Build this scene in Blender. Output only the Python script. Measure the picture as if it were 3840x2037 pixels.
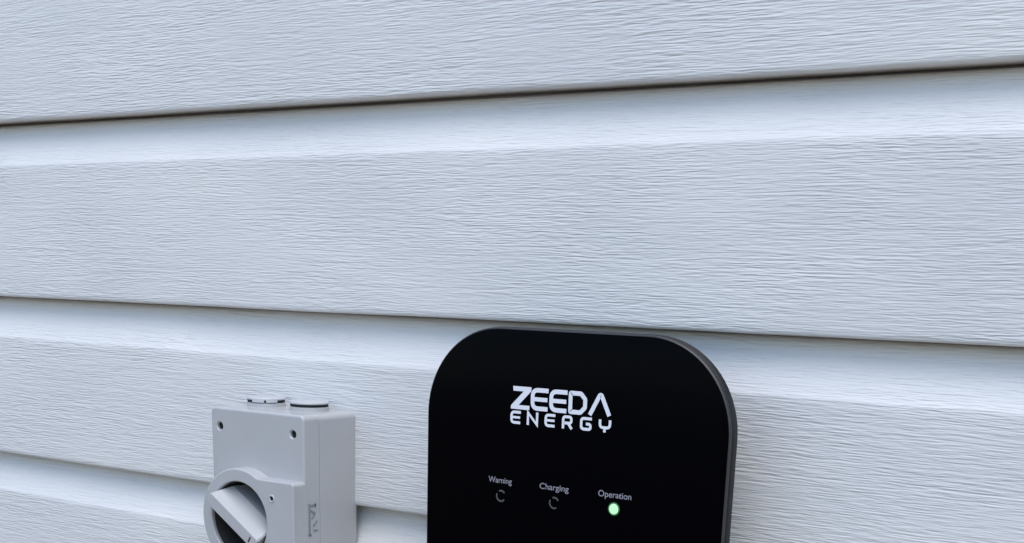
import bpy, bmesh, math, random
from mathutils import Vector, Matrix
from mathutils import noise as mnoise

for o in list(bpy.data.objects):
    bpy.data.objects.remove(o, do_unlink=True)
scene = bpy.context.scene
col = scene.collection
rad = math.radians

# ------------------------------------------------------------------ camera
cam_data = bpy.data.cameras.new('camera')
cam = bpy.data.objects.new('camera', cam_data)
col.objects.link(cam)
cam_rows = ((0.8250176548, -0.1859224780, 0.5336466073),
            (0.5643162479, 0.2211166854, -0.7953958661),
            (0.0298838014, 0.9573610832, 0.2873442444))
M = Matrix(cam_rows).to_4x4()
M.translation = Vector((0.55540855, -0.81346798, 1.47781907))
cam.matrix_world = M
cam_data.sensor_fit = 'HORIZONTAL'
cam_data.sensor_width = 36.0
cam_data.lens = 5000.0 / 3840.0 * 36.0
cam_data.shift_y = (2560.0 - 1018.5) / 3840.0     # the photograph is the upper part of a portrait frame
cam_data.clip_start = 0.02
cam_data.clip_end = 2000.0
scene.camera = cam

# ------------------------------------------------------------------ sky and sun
SUN_EL, SUN_AZ = rad(69), rad(130)      # azimuth measured from +Y towards +X; the wall faces -Y
world = bpy.data.worlds.new('World')
scene.world = world
world.use_nodes = True
wn = world.node_tree.nodes
wl = world.node_tree.links
wn.clear()
sky = wn.new('ShaderNodeTexSky')
sky.sky_type = 'NISHITA'
sky.sun_disc = False
sky.sun_elevation = SUN_EL
sky.sun_rotation = SUN_AZ
sky.air_density = 1.0
sky.dust_density = 0.8
sky.ozone_density = 1.0
bg = wn.new('ShaderNodeBackground')
bg.inputs['Strength'].default_value = 0.15
wo = wn.new('ShaderNodeOutputWorld')
wl.new(sky.outputs[0], bg.inputs[0])
wl.new(bg.outputs[0], wo.inputs[0])

sun_data = bpy.data.lights.new('sun', 'SUN')
sun_data.energy = 1.4
sun_data.angle = rad(60)
sun_data.color = (1.0, 0.965, 0.92)
sun = bpy.data.objects.new('sun', sun_data)
col.objects.link(sun)
sdir = Vector((math.sin(SUN_AZ) * math.cos(SUN_EL), math.cos(SUN_AZ) * math.cos(SUN_EL), math.sin(SUN_EL)))
sun.rotation_euler = sdir.to_track_quat('Z', 'Y').to_euler()
sun.location = sdir * 20

scene.view_settings.view_transform = 'Standard'
scene.view_settings.look = 'None'
scene.view_settings.gamma = 1.0
scene.view_settings.use_curve_mapping = False
scene.view_settings.exposure = 0.82


# ------------------------------------------------------------------ helpers
def obj(name, me, mat=None, parent=None, label=None, cat=None, group=None, kind=None, smooth=True, angle=35):
    if isinstance(me, bmesh.types.BMesh):
        bm = me
        me = bpy.data.meshes.new(name)
        bmesh.ops.recalc_face_normals(bm, faces=bm.faces)
        bm.to_mesh(me)
        bm.free()
    if mat and not me.materials:
        me.materials.append(mat)
    o = bpy.data.objects.new(name, me)
    col.objects.link(o)
    if parent:
        o.parent = parent
        o.matrix_parent_inverse = Matrix.Translation(-parent.location) if parent.type == 'EMPTY' else Matrix()
    if smooth:
        for p in me.polygons:
            p.use_smooth = True
        me.set_sharp_from_angle(angle=rad(angle))
    if label: o['label'] = label
    if cat: o['category'] = cat
    if group: o['group'] = group
    if kind: o['kind'] = kind
    return o


def weighted(o):
    m = o.modifiers.new('weighted', 'WEIGHTED_NORMAL')
    m.keep_sharp = True
    m.weight = 100


def empty(name, loc, label, cat):
    o = bpy.data.objects.new(name, None)
    col.objects.link(o)
    o.location = loc
    o.empty_display_size = 0.05
    o['label'] = label
    o['category'] = cat
    return o


def loft(bm, rings, cap_first=True, cap_last=True):
    vs = [[bm.verts.new(p) for p in r] for r in rings]
    n = len(vs[0])
    for a, b in zip(vs, vs[1:]):
        for i in range(n):
            bm.faces.new((a[i], a[(i + 1) % n], b[(i + 1) % n], b[i]))
    if cap_first: bm.faces.new(vs[0])
    if cap_last: bm.faces.new(list(reversed(vs[-1])))
    return vs


def rrect(x0, x1, z0, z1, r, seg=8, off=0.0):
    """rounded rectangle in XZ, grown outwards by off"""
    x0 -= off; x1 += off; z0 -= off; z1 += off
    r = max(r + off, 0.0002)
    pts = []
    for cx, cz, a0 in ((x1 - r, z1 - r, 0), (x0 + r, z1 - r, 90), (x0 + r, z0 + r, 180), (x1 - r, z0 + r, 270)):
        for i in range(seg + 1):
            a = rad(a0 + 90 * i / seg)
            pts.append((cx + r * math.cos(a), cz + r * math.sin(a)))
    return pts


def at_y(pts, y):
    return [(p[0], y, p[1]) for p in pts]


def circle(cx, cz, r, n=48):
    return [(cx + r * math.cos(2 * math.pi * i / n), cz + r * math.sin(2 * math.pi * i / n)) for i in range(n)]


def cylinder_y(cx, cz, r, y0, y1, n=48, r2=None):
    bm = bmesh.new()
    loft(bm, [at_y(circle(cx, cz, r, n), y0), at_y(circle(cx, cz, r2 or r, n), y1)])
    bmesh.ops.recalc_face_normals(bm, faces=bm.faces)
    return bm


def cut(target, bms):
    """boolean difference, applied at once; the cutters are removed again"""
    for bm in bms:
        me = bpy.data.meshes.new('cutter')
        bm.to_mesh(me)
        bm.free()
        c = bpy.data.objects.new('cutter', me)
        col.objects.link(c)
        m = target.modifiers.new('cut', 'BOOLEAN')
        m.operation = 'DIFFERENCE'
        m.solver = 'EXACT'
        m.object = c
        dg = bpy.context.evaluated_depsgraph_get()
        new = bpy.data.meshes.new_from_object(target.evaluated_get(dg))
        target.modifiers.clear()
        target.data = new
        bpy.data.objects.remove(c, do_unlink=True)
    for p in target.data.polygons:
        p.use_smooth = True
    target.data.set_sharp_from_angle(angle=rad(35))
    weighted(target)


# ------------------------------------------------------------------ materials
def material(name):
    m = bpy.data.materials.new(name)
    m.use_nodes = True
    nt = m.node_tree
    return m, nt, nt.nodes['Principled BSDF']


def N(nt, kind, **kw):
    n = nt.nodes.new(kind)
    for k, v in kw.items():
        setattr(n, k, v)
    return n


def math_node(nt, op, a, b=None, c=None):
    n = N(nt, 'ShaderNodeMath', operation=op)
    for i, v in enumerate((a, b, c)):
        if v is None: continue
        if hasattr(v, 'is_output'): nt.links.new(v, n.inputs[i])
        else: n.inputs[i].default_value = v
    return n.outputs[0]


def noise4(nt, vec, w, scale, detail=2.0, rough=0.5):
    n = N(nt, 'ShaderNodeTexNoise', noise_dimensions='4D')
    n.inputs['Scale'].default_value = scale
    n.inputs['Detail'].default_value = detail
    n.inputs['Roughness'].default_value = rough
    nt.links.new(vec, n.inputs['Vector'])
    if hasattr(w, 'is_output'): nt.links.new(w, n.inputs['W'])
    else: n.inputs['W'].default_value = w
    return n.outputs['Fac']


def noise3(nt, vec, scale, detail=2.0, rough=0.5):
    n = N(nt, 'ShaderNodeTexNoise', noise_dimensions='3D')
    n.inputs['Scale'].default_value = scale
    n.inputs['Detail'].default_value = detail
    n.inputs['Roughness'].default_value = rough
    nt.links.new(vec, n.inputs['Vector'])
    return n.outputs['Fac']


def comb(nt, x, y, z):
    n = N(nt, 'ShaderNodeCombineXYZ')
    for i, v in enumerate((x, y, z)):
        if hasattr(v, 'is_output'): nt.links.new(v, n.inputs[i])
        else: n.inputs[i].default_value = v
    return n.outputs[0]


def vinyl_material():
    m, nt, p = material('embossed_vinyl')
    tc = N(nt, 'ShaderNodeTexCoord')
    info = N(nt, 'ShaderNodeObjectInfo')
    sep = N(nt, 'ShaderNodeSeparateXYZ')
    nt.links.new(tc.outputs['Object'], sep.inputs[0])
    x, z = sep.outputs[0], sep.outputs[2]
    w = math_node(nt, 'MULTIPLY', info.outputs['Random'], 60.0)
    # the grain lines wander up and down
    mul = lambda v, k: math_node(nt, 'MULTIPLY', v, k)
    warp = noise3(nt, comb(nt, mul(x, 7.0), w, mul(z, 20.0)), 1.0, 1.0)
    zw = math_node(nt, 'ADD', z, mul(math_node(nt, 'SUBTRACT', warp, 0.5), 0.0034))
    a = noise3(nt, comb(nt, mul(x, 46.0), w, mul(zw, 800.0)), 1.0, 1.0, 0.6)
    b = noise3(nt, comb(nt, mul(x, 115.0), w, mul(zw, 1050.0)), 1.0, 0.0)
    c = noise3(nt, comb(nt, mul(x, 13.0), w, mul(zw, 330.0)), 1.0, 0.0)
    # grain comes and goes in patches
    patch = noise3(nt, comb(nt, mul(x, 9.0), w, mul(z, 30.0)), 1.0, 1.0)
    pf = N(nt, 'ShaderNodeMapRange')
    pf.inputs['From Min'].default_value = 0.3
    pf.inputs['From Max'].default_value = 0.7
    pf.inputs['To Min'].default_value = 0.50
    pf.inputs['To Max'].default_value = 1.20
    nt.links.new(patch, pf.inputs['Value'])
    h = math_node(nt, 'ADD', math_node(nt, 'ADD', a, mul(b, 0.45)), mul(c, 0.45))
    h = math_node(nt, 'MULTIPLY', math_node(nt, 'SUBTRACT', h, 0.95), pf.outputs[0])
    bump = N(nt, 'ShaderNodeBump')
    bump.inputs['Strength'].default_value = 1.0
    bump.inputs['Distance'].default_value = 0.00074
    nt.links.new(h, bump.inputs['Height'])
    nt.links.new(bump.outputs[0], p.inputs['Normal'])
    # faint weathering
    d = noise3(nt, comb(nt, mul(x, 5.0), w, mul(z, 14.0)), 1.0, 2.0, 0.6)
    mix = N(nt, 'ShaderNodeMix', data_type='RGBA')
    mr = N(nt, 'ShaderNodeMapRange')
    mr.inputs['From Min'].default_value = 0.35
    mr.inputs['From Max'].default_value = 0.7
    nt.links.new(d, mr.inputs['Value'])
    nt.links.new(mr.outputs[0], mix.inputs['Factor'])
    mix.inputs['A'].default_value = (0.70, 0.69, 0.668, 1)
    mix.inputs['B'].default_value = (0.77, 0.752, 0.715, 1)
    nt.links.new(mix.outputs['Result'], p.inputs['Base Color'])
    p.inputs['Roughness'].default_value = 0.48
    p.inputs['Specular IOR Level'].default_value = 0.4
    return m


def plastic(name, color, rough=0.45, spec=0.5, bump=0.0, scale=900.0, mottling=0.06):
    m, nt, p = material(name)
    tc = N(nt, 'ShaderNodeTexCoord')
    n1 = noise4(nt, tc.outputs['Object'], 0.0, 45.0, 4.0, 0.6)
    mix = N(nt, 'ShaderNodeMix', data_type='RGBA')
    nt.links.new(n1, mix.inputs['Factor'])
    mix.inputs['A'].default_value = tuple(c * (1 - mottling) for c in color) + (1,)
    mix.inputs['B'].default_value = tuple(min(1, c * (1 + mottling)) for c in color) + (1,)
    nt.links.new(mix.outputs['Result'], p.inputs['Base Color'])
    p.inputs['Roughness'].default_value = rough
    p.inputs['Specular IOR Level'].default_value = spec
    if bump:
        n2 = noise4(nt, tc.outputs['Object'], 2.0, scale, 2.0, 0.6)
        b = N(nt, 'ShaderNodeBump')
        b.inputs['Strength'].default_value = 1.0
        b.inputs['Distance'].default_value = bump
        nt.links.new(n2, b.inputs['Height'])
        nt.links.new(b.outputs[0], p.inputs['Normal'])
    return m


def ground_material():
    m, nt, p = material('bark_mulch_soil')
    tc = N(nt, 'ShaderNodeTexCoord')
    n1 = noise4(nt, tc.outputs['Object'], 0.0, 18.0, 6.0, 0.7)
    r = N(nt, 'ShaderNodeValToRGB')
    r.color_ramp.elements[0].position = 0.3
    r.color_ramp.elements[0].color = (0.11, 0.083, 0.062, 1)
    r.color_ramp.elements[1].position = 0.75
    r.color_ramp.elements[1].color = (0.29, 0.222, 0.165, 1)
    nt.links.new(n1, r.inputs[0])
    nt.links.new(r.outputs[0], p.inputs['Base Color'])
    p.inputs['Roughness'].default_value = 0.95
    b = N(nt, 'ShaderNodeBump')
    b.inputs['Distance'].default_value = 0.03
    nt.links.new(n1, b.inputs['Height'])
    nt.links.new(b.outputs[0], p.inputs['Normal'])
    return m


VINYL = vinyl_material()
GREY = plastic('grey_moulded_plastic', (0.455, 0.452, 0.448), 0.26, 0.5, 0.00001)
GREY_CAP = plastic('pale_grey_plastic', (0.50, 0.505, 0.51), 0.35, 0.45, 0.00003)
RUBBER_AND_SHADE = plastic('black_rubber_and_shade', (0.012, 0.012, 0.014), 0.7, 0.3)  # seal rubber; also paints the shade at the bottom of the knob well
GLASS = plastic('black_glossy_panel', (0.0004, 0.0005, 0.0014), 0.22, 0.035, 0.0, mottling=0.02)
BEZEL = plastic('grey_bezel', (0.028, 0.027, 0.027), 0.4, 0.5)
SHELL = plastic('charcoal_plastic', (0.006, 0.006, 0.007), 0.5, 0.4, 0.00003)
PRINT = plastic('white_print', (0.82, 0.82, 0.86), 0.5, 0.3)
PRINT_DIM = plastic('pale_grey_print', (0.28, 0.27, 0.30), 0.5, 0.3)
PRINT_DARK = plastic('dim_grey_print', (0.095, 0.095, 0.09), 0.5, 0.3)
RED = plastic('dark_red_plastic', (0.09, 0.018, 0.014), 0.5, 0.4)
SCREW_SHADE = plastic('black_screw_hole_shade', (0.010, 0.010, 0.011), 0.6, 0.3)  # near-black, paints the shade inside the lid holes
BOARD = plastic('wall_sheathing', (0.35, 0.27, 0.18), 0.9, 0.2)
GROUND = ground_material()

LED, _nt, _p = material('lit_green_led')
_p.inputs['Base Color'].default_value = (0.02, 0.04, 0.025, 1)
_p.inputs['Emission Color'].default_value = (0.55, 1.0, 0.64, 1)
_p.inputs['Emission Strength'].default_value = 0.56

LED_GLOW, _nt, _p = material('green_led_glow')  # dim emission painting the green glow around the LED
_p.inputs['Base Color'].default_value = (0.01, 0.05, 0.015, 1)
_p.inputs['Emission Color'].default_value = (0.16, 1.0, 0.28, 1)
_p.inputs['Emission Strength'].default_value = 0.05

# ------------------------------------------------------------------ ground
bm = bmesh.new()
bmesh.ops.create_grid(bm, x_segments=4, y_segments=4, size=600)
g = obj('ground', bm, GROUND, kind='structure', smooth=False)

# ------------------------------------------------------------------ the sided wall
STEP = 0.150
edges = {0: 1.4510, 1: 1.6034, -1: 1.3026}          # lower edges of the courses the photograph shows
for k in range(2, 9): edges[k] = edges[k - 1] + STEP
for k in range(-2, -9, -1): edges[k] = edges[k + 1] - 0.1488
X0, X1 = -3.4, 3.0
wall = empty('house_wall', (0.0, 0.08, 0.0),
             'pale blue-grey house wall clad in wood-grained vinyl lap siding with shadowed laps', 'wall')
bm = bmesh.new()
bmesh.ops.create_cube(bm, size=1.0)
zt, zb = edges[8], edges[-8] - 0.01
bmesh.ops.transform(bm, matrix=Matrix.Translation(((X0 + X1) / 2, 0.095, (zt - 0.0) / 2)) @
                    Matrix.Diagonal((X1 - X0 - 0.02, 0.12, zt - 0.0, 1)), verts=bm.verts)
obj('wall_backing', bm, BOARD, wall, smooth=False)


def wob(x, k, s, f):
    return s * (mnoise.noise(Vector((x * f, k * 7.31, s * 1000))) + 0.5 * mnoise.noise(Vector((x * f * 3.1, k * 3.7 + 20, 5.0))))


def course(k):
    """one dutch-lap course hanging from edge k+1 down to edge k; local z = 0 at the upper edge"""
    ht = edges[k + 1] - edges[k]
    visible = -2 <= k <= 1
    prof = [(0.010, 0.0300), (0.0006, 0.0300), (-0.0007, 0.0230), (-0.0021, 0.0185), (-0.0050, 0.0158), (-0.0090, 0.0132), (-0.0150, 0.0104),
            (-0.0205, 0.0082), (-0.0265, 0.0051), (-0.0315, 0.0029), (-0.0354, 0.0011), (-0.0369, 0.0002),
            (-0.0376, 0.0000), (-0.0420, -0.0001), (-0.062, -0.0003), (-0.090, -0.0006), (-0.118, -0.0009),
            (-ht + 0.0050, -0.0011), (-ht + 0.0022, -0.0010), (-ht + 0.0010, -0.0006), (-ht + 0.0003, 0.0001),
            (-ht, 0.0011), (-ht + 0.0002, 0.0040), (-ht + 0.0010, 0.0140), (-ht + 0.0012, 0.0295)]
    if visible:
        xs = [X0 + (X1 - X0) * i / 60 for i in range(61)]
        xs = sorted(set([x for x in xs if x < -0.75 or x > 0.5] + [-0.75 + 1.25 * i / 220 for i in range(221)]))
    else:
        xs = [X0 + (X1 - X0) * i / 60 for i in range(61)]
    bm = bmesh.new()
    rows = []
    n = len(prof)
    for x in xs:
        yb = wob(x, k, 0.0006, 2.2)            # slack of the sheet
        eb = wob(x, k + 40, 0.00045, 6.0)      # lower lip not dead straight
        cb = wob(x, k + 80, 0.0006, 7.0)       # crease of the cove
        row = []
        for i, (z, y) in enumerate(prof):
            zz, yy = z, y
            if i >= 3: yy += yb * min(1, (i - 2) / 6)
            if 8 <= i <= 13: zz += cb * (1 if 10 <= i <= 12 else 0.5)
            if i >= 17: zz += eb
            row.append(bm.verts.new((x, yy, zz)))
        rows.append(row)
    for a, b in zip(rows, rows[1:]):
        for i in range(n - 1):
            bm.faces.new((a[i], b[i], b[i + 1], a[i + 1]))
    me = bpy.data.meshes.new('siding_plank')
    bm.normal_update()
    bm.to_mesh(me)
    bm.free()
    o = obj('siding_plank', me, VINYL, None, angle=60)
    o.parent = wall
    o.location = Vector((0, 0, edges[k + 1])) - wall.location
    return o


for k in range(-8, 8):
    course(k)

# ------------------------------------------------------------------ isolator switch
BX0, BX1, BZ0, BZ1 = -0.2456, -0.1464, 1.208, 1.3770
FY, SEAM = -0.0600, -0.0425
switch = empty('isolator_switch', (-0.196, 0.0, BZ0),
               'light grey plastic isolator switch box with rotary handle, left of the black charger', 'switch')
R = 0.0035
# base half
bm = bmesh.new()
rings = [at_y(rrect(BX0, BX1, BZ0, BZ1, 0.0050, 6, -0.0012), 0.0016),
         at_y(rrect(BX0, BX1, BZ0, BZ1, 0.0050, 6, -0.0003), 0.0006),
         at_y(rrect(BX0, BX1, BZ0, BZ1, 0.0050, 6, 0), -0.0010),
         at_y(rrect(BX0, BX1, BZ0, BZ1, 0.0050, 6, 0), SEAM + 0.0007),
         at_y(rrect(BX0, BX1, BZ0, BZ1, 0.0050, 6, -0.0006), SEAM + 0.0002),
         at_y(rrect(BX0, BX1, BZ0, BZ1, 0.0050, 6, -0.0030), SEAM + 0.0001)]
loft(bm, rings)
base = obj('base_box', bm, GREY, switch)
# lid half
bm = bmesh.new()
rings = [at_y(rrect(BX0, BX1, BZ0, BZ1, 0.0042, 6, -0.0030), SEAM - 0.0001),
         at_y(rrect(BX0, BX1, BZ0, BZ1, 0.0042, 6, -0.0006), SEAM - 0.0002),
         at_y(rrect(BX0, BX1, BZ0, BZ1, 0.0042, 6, 0), SEAM - 0.0007)]
for i in range(6):
    a = rad(90 * i / 5)
    rings.append(at_y(rrect(BX0, BX1, BZ0, BZ1, 0.0042, 6, -0.0020 * (1 - math.cos(a))), FY + 0.0020 * (1 - math.sin(a))))
loft(bm, rings)
lid = obj('lid', bm, GREY, switch)
KX, KZ, KR, WR = -0.2055, 1.2925, 0.0402, 0.0302        # rotary knob: centre, rim radius, well radius
HOLES = [(-0.2359, 1.3622), (-0.1577, 1.3622), (-0.2359, 1.2225), (-0.1577, 1.2225)]
cuts = []
for hx, hz in HOLES:
    cuts.append(cylinder_y(hx, hz, 0.0030, FY - 0.005, FY + 0.0165, 24))
    cuts.append(cylinder_y(hx, hz, 0.0048, FY - 0.001, FY + 0.0009, 24, 0.0029))
cuts.append(cylinder_y(KX, KZ, WR, FY - 0.005, FY + 0.0300, 64))
cut(lid, cuts)
cut(base, [cylinder_y(KX, KZ, WR + 0.0002, SEAM - 0.005, SEAM + 0.012, 64)])
obj('well_floor_shade', cylinder_y(KX, KZ, WR + 0.001, SEAM + 0.0030, SEAM + 0.0050, 64), RUBBER_AND_SHADE, lid)  # black disc painting the deep shade at the bottom of the well
for hx, hz in HOLES:
    s = cylinder_y(hx, hz, 0.0029, FY + 0.0026, FY + 0.0060, 20)
    obj('screw_hole_shade', s, SCREW_SHADE, lid)  # black disc set shallow to paint the hole's inner shade

# boss: the knob's round rim running into a plate towards the right side
PY = -0.0722                                            # front plane of the boss
PT = 0.0345                                             # half height of the plate
RF = 0.012                                              # concave fillet
xf = math.sqrt((KR + RF) ** 2 - (PT + RF) ** 2)
PR = BX1 - 0.0004


def boss_outline(off=0.0):
    R_, T_, F_ = KR + off, PT + off, max(RF - off, 0.001)
    xr = PR + off - KX
    cr = 0.0028 + off
    pts = []
    # upper right corner -> left along the top
    for i in range(7):
        a = rad(90 * i / 6)
        pts.append((xr - cr + cr * math.cos(a), T_ - cr + cr * math.sin(a)))
    cxf, czf = xf, PT + RF
    a_end = math.atan2(-czf, -cxf)                      # from fillet centre to disc centre
    for i in range(8):
        a = -math.pi / 2 + (a_end + math.pi / 2) * i / 7
        pts.append((cxf + F_ * math.cos(a), czf + F_ * math.sin(a)))
    s = math.atan2(czf, cxf)
    for i in range(1, 60):
        a = s + (2 * math.pi - 2 * s) * i / 60
        pts.append((R_ * math.cos(a), R_ * math.sin(a)))
    for i in range(8):
        a = a_end + (-math.pi / 2 - a_end) * i / 7
        pts.append((cxf + F_ * math.cos(a), -(czf + F_ * math.sin(a))))
    for i in range(7):
        a = rad(90 * (6 - i) / 6)
        pts.append((xr - cr + cr * math.cos(a), -(T_ - cr + cr * math.sin(a))))
    return [(KX + p[0], KZ + p[1]) for p in pts]


bm = bmesh.new()
rings = [at_y(boss_outline(0.0004), FY + 0.0012), at_y(boss_outline(0.0), FY - 0.0006)]
for i in range(5):
    a = rad(90 * i / 4)
    rings.append(at_y(boss_outline(-0.0012 * (1 - math.cos(a))), PY + 0.0012 * (1 - math.sin(a))))
loft(bm, rings)
boss = obj('knob_housing', bm, GREY, switch)
cut(boss, [cylinder_y(KX, KZ, WR, PY - 0.004, FY + 0.004, 64), cylinder_y(KX, KZ, WR + 0.0016, PY - 0.0008, PY + 0.0008, 64, WR)])

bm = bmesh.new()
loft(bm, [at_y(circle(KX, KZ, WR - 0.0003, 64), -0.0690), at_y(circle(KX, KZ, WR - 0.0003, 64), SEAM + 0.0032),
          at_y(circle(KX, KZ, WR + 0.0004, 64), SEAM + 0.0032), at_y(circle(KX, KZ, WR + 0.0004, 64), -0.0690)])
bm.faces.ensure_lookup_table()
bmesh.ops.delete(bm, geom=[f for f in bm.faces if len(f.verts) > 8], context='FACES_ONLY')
obj('well_liner_shade', bm, plastic('dark_grey_well_shade', (0.05, 0.05, 0.052), 0.5, 0.4), boss)  # dark sleeve added to paint shade on the well's wall

# rotary handle: a tapering bar across the well
BA = rad(-32.5)
bm = bmesh.new()


def bar_ring(hl, wp, wm, y, c=0.0012):
    """wp / wm: reach towards the upper right and the lower left side"""
    pts = [(hl, -wm + c), (hl, wp - c), (hl - c, wp), (-hl + c, wp), (-hl, wp - c), (-hl, -wm + c), (-hl + c, -wm), (hl - c, -wm)]
    ca, sa = math.cos(BA), math.sin(BA)
    return [(KX + px * ca - pz * sa, y, KZ + px * sa + pz * ca) for px, pz in pts]


loft(bm, [bar_ring(0.0245, 0.0140, 0.0052, SEAM + 0.0035), bar_ring(0.0262, 0.0130, 0.0051, -0.0630), bar_ring(0.0297, 0.0060, 0.0051, -0.0768),
          bar_ring(0.0299, 0.0052, 0.0050, -0.0792), bar_ring(0.0296, 0.0049, 0.0047, -0.0798), bar_ring(0.0290, 0.0044, 0.0042, -0.0801)])
handle = obj('rotary_handle', bm, GREY, boss, angle=12)
ca, sa = math.cos(BA), math.sin(BA)
bm = bmesh.new()
bmesh.ops.create_cube(bm, size=1.0)
bmesh.ops.transform(bm, matrix=Matrix.Translation((KX + 0.0225 * ca, -0.0796, KZ + 0.0225 * sa)) @ Matrix.Rotation(-BA, 4, 'Y') @
                    Matrix.Diagonal((0.0014, 0.0012, 0.0050, 1)), verts=bm.verts)
obj('pointer_mark', bm, RED, boss, smooth=False)

# small moulded ring on the plate
bm = bmesh.new()
rx, rz = -0.1692, 1.3134
rings = []
for rr, yy in ((0.0030, PY + 0.0004), (0.0029, PY - 0.0004), (0.0025, PY - 0.0007), (0.0020, PY - 0.0005), (0.0016, PY + 0.0002)):
    rings.append(at_y(circle(rx, rz, rr, 24), yy))
loft(bm, rings, False, False)
obj('moulded_ring', bm, GREY_CAP, boss)
bm = cylinder_y(rx, rz, 0.0016, PY - 0.00015, PY + 0.0010, 20)
obj('ring_centre', bm, RUBBER_AND_SHADE, boss)

# moulded mark on the lid's side
bm = bmesh.new()


def side_bar(y0, z0, y1, z1, w, proud=0.0005):
    d = Vector((0, y1 - y0, z1 - z0))
    L = d.length
    ang = math.atan2(z1 - z0, y1 - y0)
    m = Matrix.Translation((BX1 + proud / 2 - 0.0001, (y0 + y1) / 2, (z0 + z1) / 2)) @ Matrix.Rotation(ang, 4, 'X') @ Matrix.Diagonal((proud + 0.0004, L, w, 1))
    r = bmesh.ops.create_cube(bm, size=1.0)
    bmesh.ops.transform(bm, matrix=m, verts=r['verts'])


side_bar(-0.0552, 1.2855, -0.0552, 1.3100, 0.0016)
side_bar(-0.0544, 1.3085, -0.0480, 1.3085, 0.0014)
side_bar(-0.0488, 1.3100, -0.0488, 1.3070, 0.0013)
side_bar(-0.0535, 1.3045, -0.0490, 1.3020, 0.0014)
side_bar(-0.0490, 1.3020, -0.0525, 1.2985, 0.0012)
side_bar(-0.0470, 1.2960, -0.0510, 1.2925, 0.0014)
side_bar(-0.0510, 1.2890, -0.0460, 1.2885, 0.0012)
side_bar(-0.0565, 1.2855, -0.0530, 1.2855, 0.0014)
obj('moulded_mark', bm, plastic('mark_grey', (0.25, 0.25, 0.26), 0.5, 0.4), switch, smooth=False)


# blanking plugs on top
def ring_z(cx, cy, r, z, n=36, tilt=0.0):
    return [(cx + r * math.cos(2 * math.pi * i / n), cy + r * math.sin(2 * math.pi * i / n), z + tilt * math.cos(2 * math.pi * i / n)) for i in range(n)]


PYC = -0.0225
for cx, tabs in ((-0.1750, False), (-0.2215, True)):
    r = 0.0155
    bm = bmesh.new()
    z0 = BZ1 + 0.0052
    loft(bm, [ring_z(cx, PYC, r - 0.0012, z0), ring_z(cx, PYC, r - 0.0003, z0), ring_z(cx, PYC, r, z0 + 0.0004),
              ring_z(cx, PYC, r, z0 + 0.0012), ring_z(cx, PYC, r - 0.0006, z0 + 0.0019), ring_z(cx, PYC, r - 0.0016, z0 + 0.0022)])
    plug = obj('blanking_plug', bm, GREY_CAP, switch)
    bm = bmesh.new()
    loft(bm, [ring_z(cx, PYC, r - 0.0002, BZ1 - 0.001), ring_z(cx, PYC, r - 0.0002, BZ1 + 0.0028),
              ring_z(cx, PYC, r - 0.0010, BZ1 + 0.0033)])
    obj('plug_collar', bm, GREY, plug)
    bm = bmesh.new()
    loft(bm, [ring_z(cx, PYC, r - 0.0014, BZ1 - 0.001), ring_z(cx, PYC, r - 0.0006, BZ1 + 0.0030),
              ring_z(cx, PYC, r - 0.0006, BZ1 + 0.0046), ring_z(cx, PYC, r - 0.0014, z0 + 0.0003)])
    obj('seal_ring', bm, RUBBER_AND_SHADE, plug)
    if tabs:
        for a0, a1 in ((-90, -52), (-46, -12)):
            bm = bmesh.new()
            prev = None
            quad = []
            for i in range(6):
                a = rad(a0 + (a1 - a0) * i / 5)
                quad.append([(cx + rr * math.cos(a), PYC + rr * math.sin(a), zz) for rr, zz in
                             ((r - 0.0008, BZ1 + 0.0036), (r + 0.0003, BZ1 + 0.0036), (r + 0.0003, z0 + 0.001), (r - 0.0008, z0 + 0.001))])
            loft(bm, quad)
            obj('plug_tab', bm, GREY_CAP, plug)

# ------------------------------------------------------------------ charger
CX0, CX1, CZ1, CZ0 = -0.0322, 0.2010, 1.4480, 1.0900
GY = -0.0550
charger = empty('wall_charger', (0.0844, 0.0, CZ0),
                'black rounded wall charger with white lettering and one green light glowing', 'charger')


def ch(off, y, seg=20):
    return at_y(rrect(CX0, CX1, CZ0, CZ1, 0.060, seg, off), y)


bm = bmesh.new()
loft(bm, [ch(-0.010, -0.0515), ch(-0.0004, -0.0515), ch(0.0004, -0.0512), ch(0.0005, -0.0505), ch(0.0010, -0.0501), ch(0.0012, -0.0495),
          ch(0.0012, -0.0450), ch(0.0006, -0.0438), ch(-0.0008, -0.0430), ch(-0.005, -0.0408), ch(-0.013, -0.0330),
          ch(-0.025, -0.0200), ch(-0.031, -0.0080), ch(-0.032, 0.0012)])
shell = obj('shell', bm, SHELL, charger, angle=24)
bm = bmesh.new()
loft(bm, [ch(-0.010, -0.0530), ch(-0.0009, -0.0531), ch(-0.0006, -0.0543), ch(-0.0001, -0.0545), ch(0.0006, -0.0538),
          ch(0.0009, -0.0528), ch(0.0006, -0.0516), ch(-0.010, -0.0516)])
obj('bezel', bm, BEZEL, charger, angle=24)
bm = bmesh.new()
loft(bm, [ch(-0.0010, -0.0529), ch(-0.0003, -0.0546), ch(-0.0005, -0.0549), ch(-0.0010, -0.0550)])
panel = obj('front_panel', bm, GLASS, charger, angle=24)
TY = GY - 0.00012                                          # plane of the print


# --- lettering as strokes
def rounded(poly, r, closed=False, seg=5):
    out = []
    n = len(poly)
    for i, p in enumerate(poly):
        if not closed and i in (0, n - 1):
            out.append(p)
            continue
        a, b = Vector(poly[i - 1]), Vector(poly[(i + 1) % n])
        p = Vector(p)
        da, db = (a - p), (b - p)
        k = min(r, da.length * 0.49, db.length * 0.49)
        s, e = p + da.normalized() * k, p + db.normalized() * k
        for j in range(seg + 1):
            t = j / seg
            out.append(tuple(s * (1 - t) ** 2 + p * 2 * t * (1 - t) + e * t * t))
    return out


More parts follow.
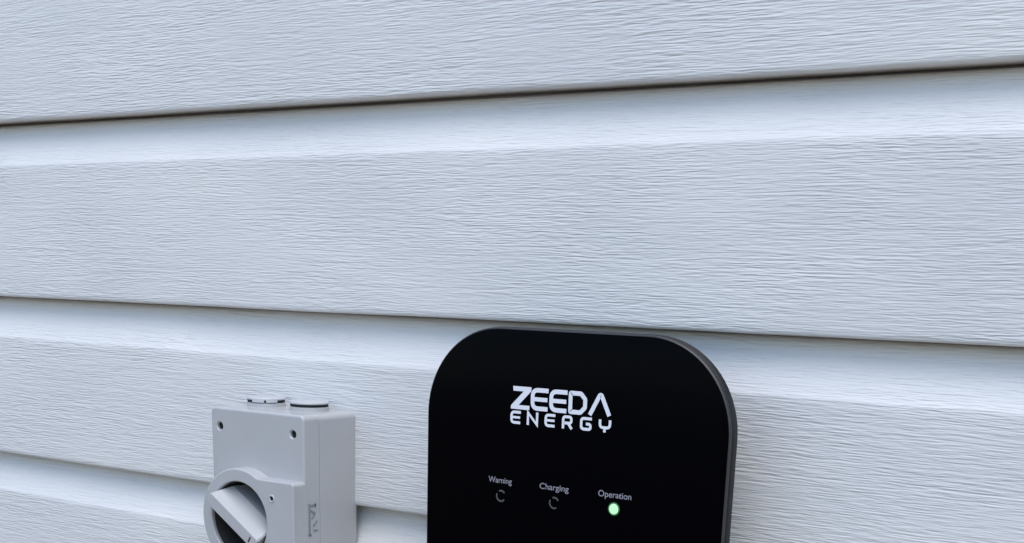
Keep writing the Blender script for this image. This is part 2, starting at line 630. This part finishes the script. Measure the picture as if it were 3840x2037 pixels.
def ribbon(bm, poly, w, closed=False, layer=0):
    n = len(poly)
    L, Rr = [], []
    for i in range(n):
        p = Vector(poly[i])
        d0 = (p - Vector(poly[i - 1])) if (closed or i > 0) else None
        d1 = (Vector(poly[(i + 1) % n]) - p) if (closed or i < n - 1) else None
        d0 = d0.normalized() if d0 else d1.normalized()
        d1 = d1.normalized() if d1 else d0
        t = (d0 + d1)
        t = t.normalized() if t.length > 1e-6 else d1
        nrm = Vector((-t.y, t.x))
        k = max(0.45, nrm.dot(Vector((-d1.y, d1.x))))
        L.append(p + nrm * w / 2 / k)
        Rr.append(p - nrm * w / 2 / k)
    F = TY - 0.0001 - 0.00003 * layer
    vL = [bm.verts.new((q.x, F, q.y)) for q in L]
    vR = [bm.verts.new((q.x, F, q.y)) for q in Rr]
    bL = [bm.verts.new((q.x, F + 0.00006, q.y)) for q in L]
    bR = [bm.verts.new((q.x, F + 0.00006, q.y)) for q in Rr]
    for i in range(n if closed else n - 1):
        j = (i + 1) % n
        bm.faces.new((vL[i], vR[i], vR[j], vL[j]))
        bm.faces.new((bL[j], bR[j], bR[i], bL[i]))
        bm.faces.new((vL[j], bL[j], bL[i], vL[i]))
        bm.faces.new((vR[i], bR[i], bR[j], vR[j]))
    if not closed:
        bm.faces.new((vL[0], bL[0], bR[0], vR[0]))
        bm.faces.new((vL[-1], vR[-1], bR[-1], bL[-1]))


def letter(strokes, mat, name='letter', parent=None):
    bm = bmesh.new()
    for i, (poly, w, closed) in enumerate(strokes):
        ribbon(bm, poly, w, closed, i)
    return obj(name, bm, mat, parent or panel, smooth=False)


def poly_letter(pts):
    bm = bmesh.new()
    a = [bm.verts.new((p[0], TY - 0.0001, p[1])) for p in pts]
    b = [bm.verts.new((p[0], TY - 0.00002, p[1])) for p in pts]
    bm.faces.new(a)
    bm.faces.new(list(reversed(b)))
    for i in range(len(a)):
        j = (i + 1) % len(a)
        bm.faces.new((a[i], b[i], b[j], a[j]))
    return obj('letter', bm, PRINT, panel, smooth=False)


W1, W2 = 0.0029, 0.00185
poly_letter([(.0402, 1.4112), (.0550, 1.4112), (.0549, 1.4086), (.0450, 1.3989), (.0538, 1.3989), (.0537, 1.3961),
             (.0387, 1.3961), (.0389, 1.3984), (.0488, 1.4081), (.0405, 1.4081)])


def big_e(x, top=1.4111, bot=1.3962):
    t, b = top - W1 / 2, bot + W1 / 2
    c = rounded([(x + .0141, t), (x + .0016, t), (x + .0016, b), (x + .0137, b)], .0042)
    return [(c, W1, False), ([(x + .002, (t + b) / 2), (x + .0134, (t + b) / 2)], 0.0027, False)]


letter(big_e(.0545), PRINT)
letter(big_e(.0693), PRINT)
t, b = 1.4111 - W1 / 2, 1.3961 + W1 / 2
letter([(rounded([(.0938, t), (.0972, t - .0034), (.0972, b + .0034), (.0938, b), (.0859, b), (.0859, t)], .0006, True, 3), W1, True)], PRINT)
letter([(rounded([(.1010, 1.3966), (.1081, 1.4097), (.1094, 1.4097), (.1158, 1.3970)], .0010), W1, False)], PRINT)


def small_e(x, top=1.3950, bot=1.3862):
    t, b = top - W2 / 2, bot + W2 / 2
    c = rounded([(x + .0085, t), (x + .0010, t), (x + .0010, b), (x + .0082, b)], .0024)
    return [(c, W2, False), ([(x + .001, (t + b) / 2), (x + .0080, (t + b) / 2)], 0.0016, False)]


T, B = 1.3950, 1.3863
letter(small_e(.0385), PRINT)
letter([([(.0529, B), (.0529, T - .0006), (.0602, B + .0006), (.0602, T)], W2, False)], PRINT)
letter(small_e(.0661), PRINT)
letter([(rounded([(.0809, B), (.0809, T - W2 / 2), (.0872, T - W2 / 2), (.0872, 1.3900), (.0815, 1.3900)], .0018), W2, False),
        ([(.0846, 1.3902), (.0877, B)], W2, False)], PRINT)
letter([(rounded([(.1029, T - W2 / 2), (.0949, T - W2 / 2), (.0949, B + W2 / 2), (.1020, B + W2 / 2), (.1020, 1.3906), (.0985, 1.3906)], .0020), W2, False)], PRINT)
letter([(rounded([(.1091, T - .0006), (.1091, 1.3893), (.1166, 1.3893), (.1166, T - .0006)], .0030), W2, False), ([(.1128, 1.3894), (.1127, 1.3863)], W2, False)], PRINT)


# --- captions over the three indicators
def caption(text, x0, x1, zbase, zcap):
    cu = bpy.data.curves.new('caption', 'FONT')
    cu.body = text
    cu.size = 1.0
    cu.extrude = 0.0
    cu.offset = 0.012
    to = bpy.data.objects.new('caption', cu)
    col.objects.link(to)
    dg = bpy.context.evaluated_depsgraph_get()
    me = bpy.data.meshes.new_from_object(to.evaluated_get(dg))
    bpy.data.objects.remove(to, do_unlink=True)
    bm = bmesh.new()
    bm.from_mesh(me)
    xa = min(v.co.x for v in bm.verts)
    xb = max(v.co.x for v in bm.verts)
    zc = max(v.co.y for v in bm.verts)
    for v in bm.verts:
        x, y = v.co.x, v.co.y
        v.co = (x0 + (x - xa) / (xb - xa) * (x1 - x0), TY - 0.0001, zbase + y / zc * (zcap - zbase))
    return obj('caption', bm, PRINT_DIM, panel, smooth=False)


caption('Warning', .0218, .0413, 1.3450, 1.3489)
caption('Charging', .0642, .0874, 1.3447, 1.3487)
caption('Operation', .1104, .1354, 1.3448, 1.3489)


def arc(cx, cz, r, a0, a1, n=18):
    return [(cx + r * math.cos(rad(a0 + (a1 - a0) * i / n)), cz + r * math.sin(rad(a0 + (a1 - a0) * i / n))) for i in range(n + 1)]


letter([(arc(.0326, 1.3361, .0036, 38, 118), .0011, False), (arc(.0326, 1.3361, .0036, 158, 318), .0011, False)], PRINT_DARK, 'indicator_ring')
letter([(arc(.0763, 1.3362, .0036, 30, 112), .0011, False), (arc(.0763, 1.3362, .0036, 152, 300), .0010, False)], PRINT_DARK, 'indicator_ring')
# lit lens
bm = bmesh.new()
lx, lz = .1227, 1.3375
loft(bm, [at_y(circle(lx, lz, .0035, 32), GY + 0.0003), at_y(circle(lx, lz, .0035, 32), GY - 0.0004),
          at_y(circle(lx, lz, .0031, 32), GY - 0.0008), at_y(circle(lx, lz, .0022, 32), GY - 0.0011), at_y(circle(lx, lz, .0009, 32), GY - 0.0013)])
lens = obj('indicator_light', bm, LED, panel)
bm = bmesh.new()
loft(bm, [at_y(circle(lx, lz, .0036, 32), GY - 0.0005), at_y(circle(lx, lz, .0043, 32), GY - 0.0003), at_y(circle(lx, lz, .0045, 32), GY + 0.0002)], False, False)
obj('lens_glow_ring', bm, LED_GLOW, panel)  # emissive ring standing in for the light's green glow
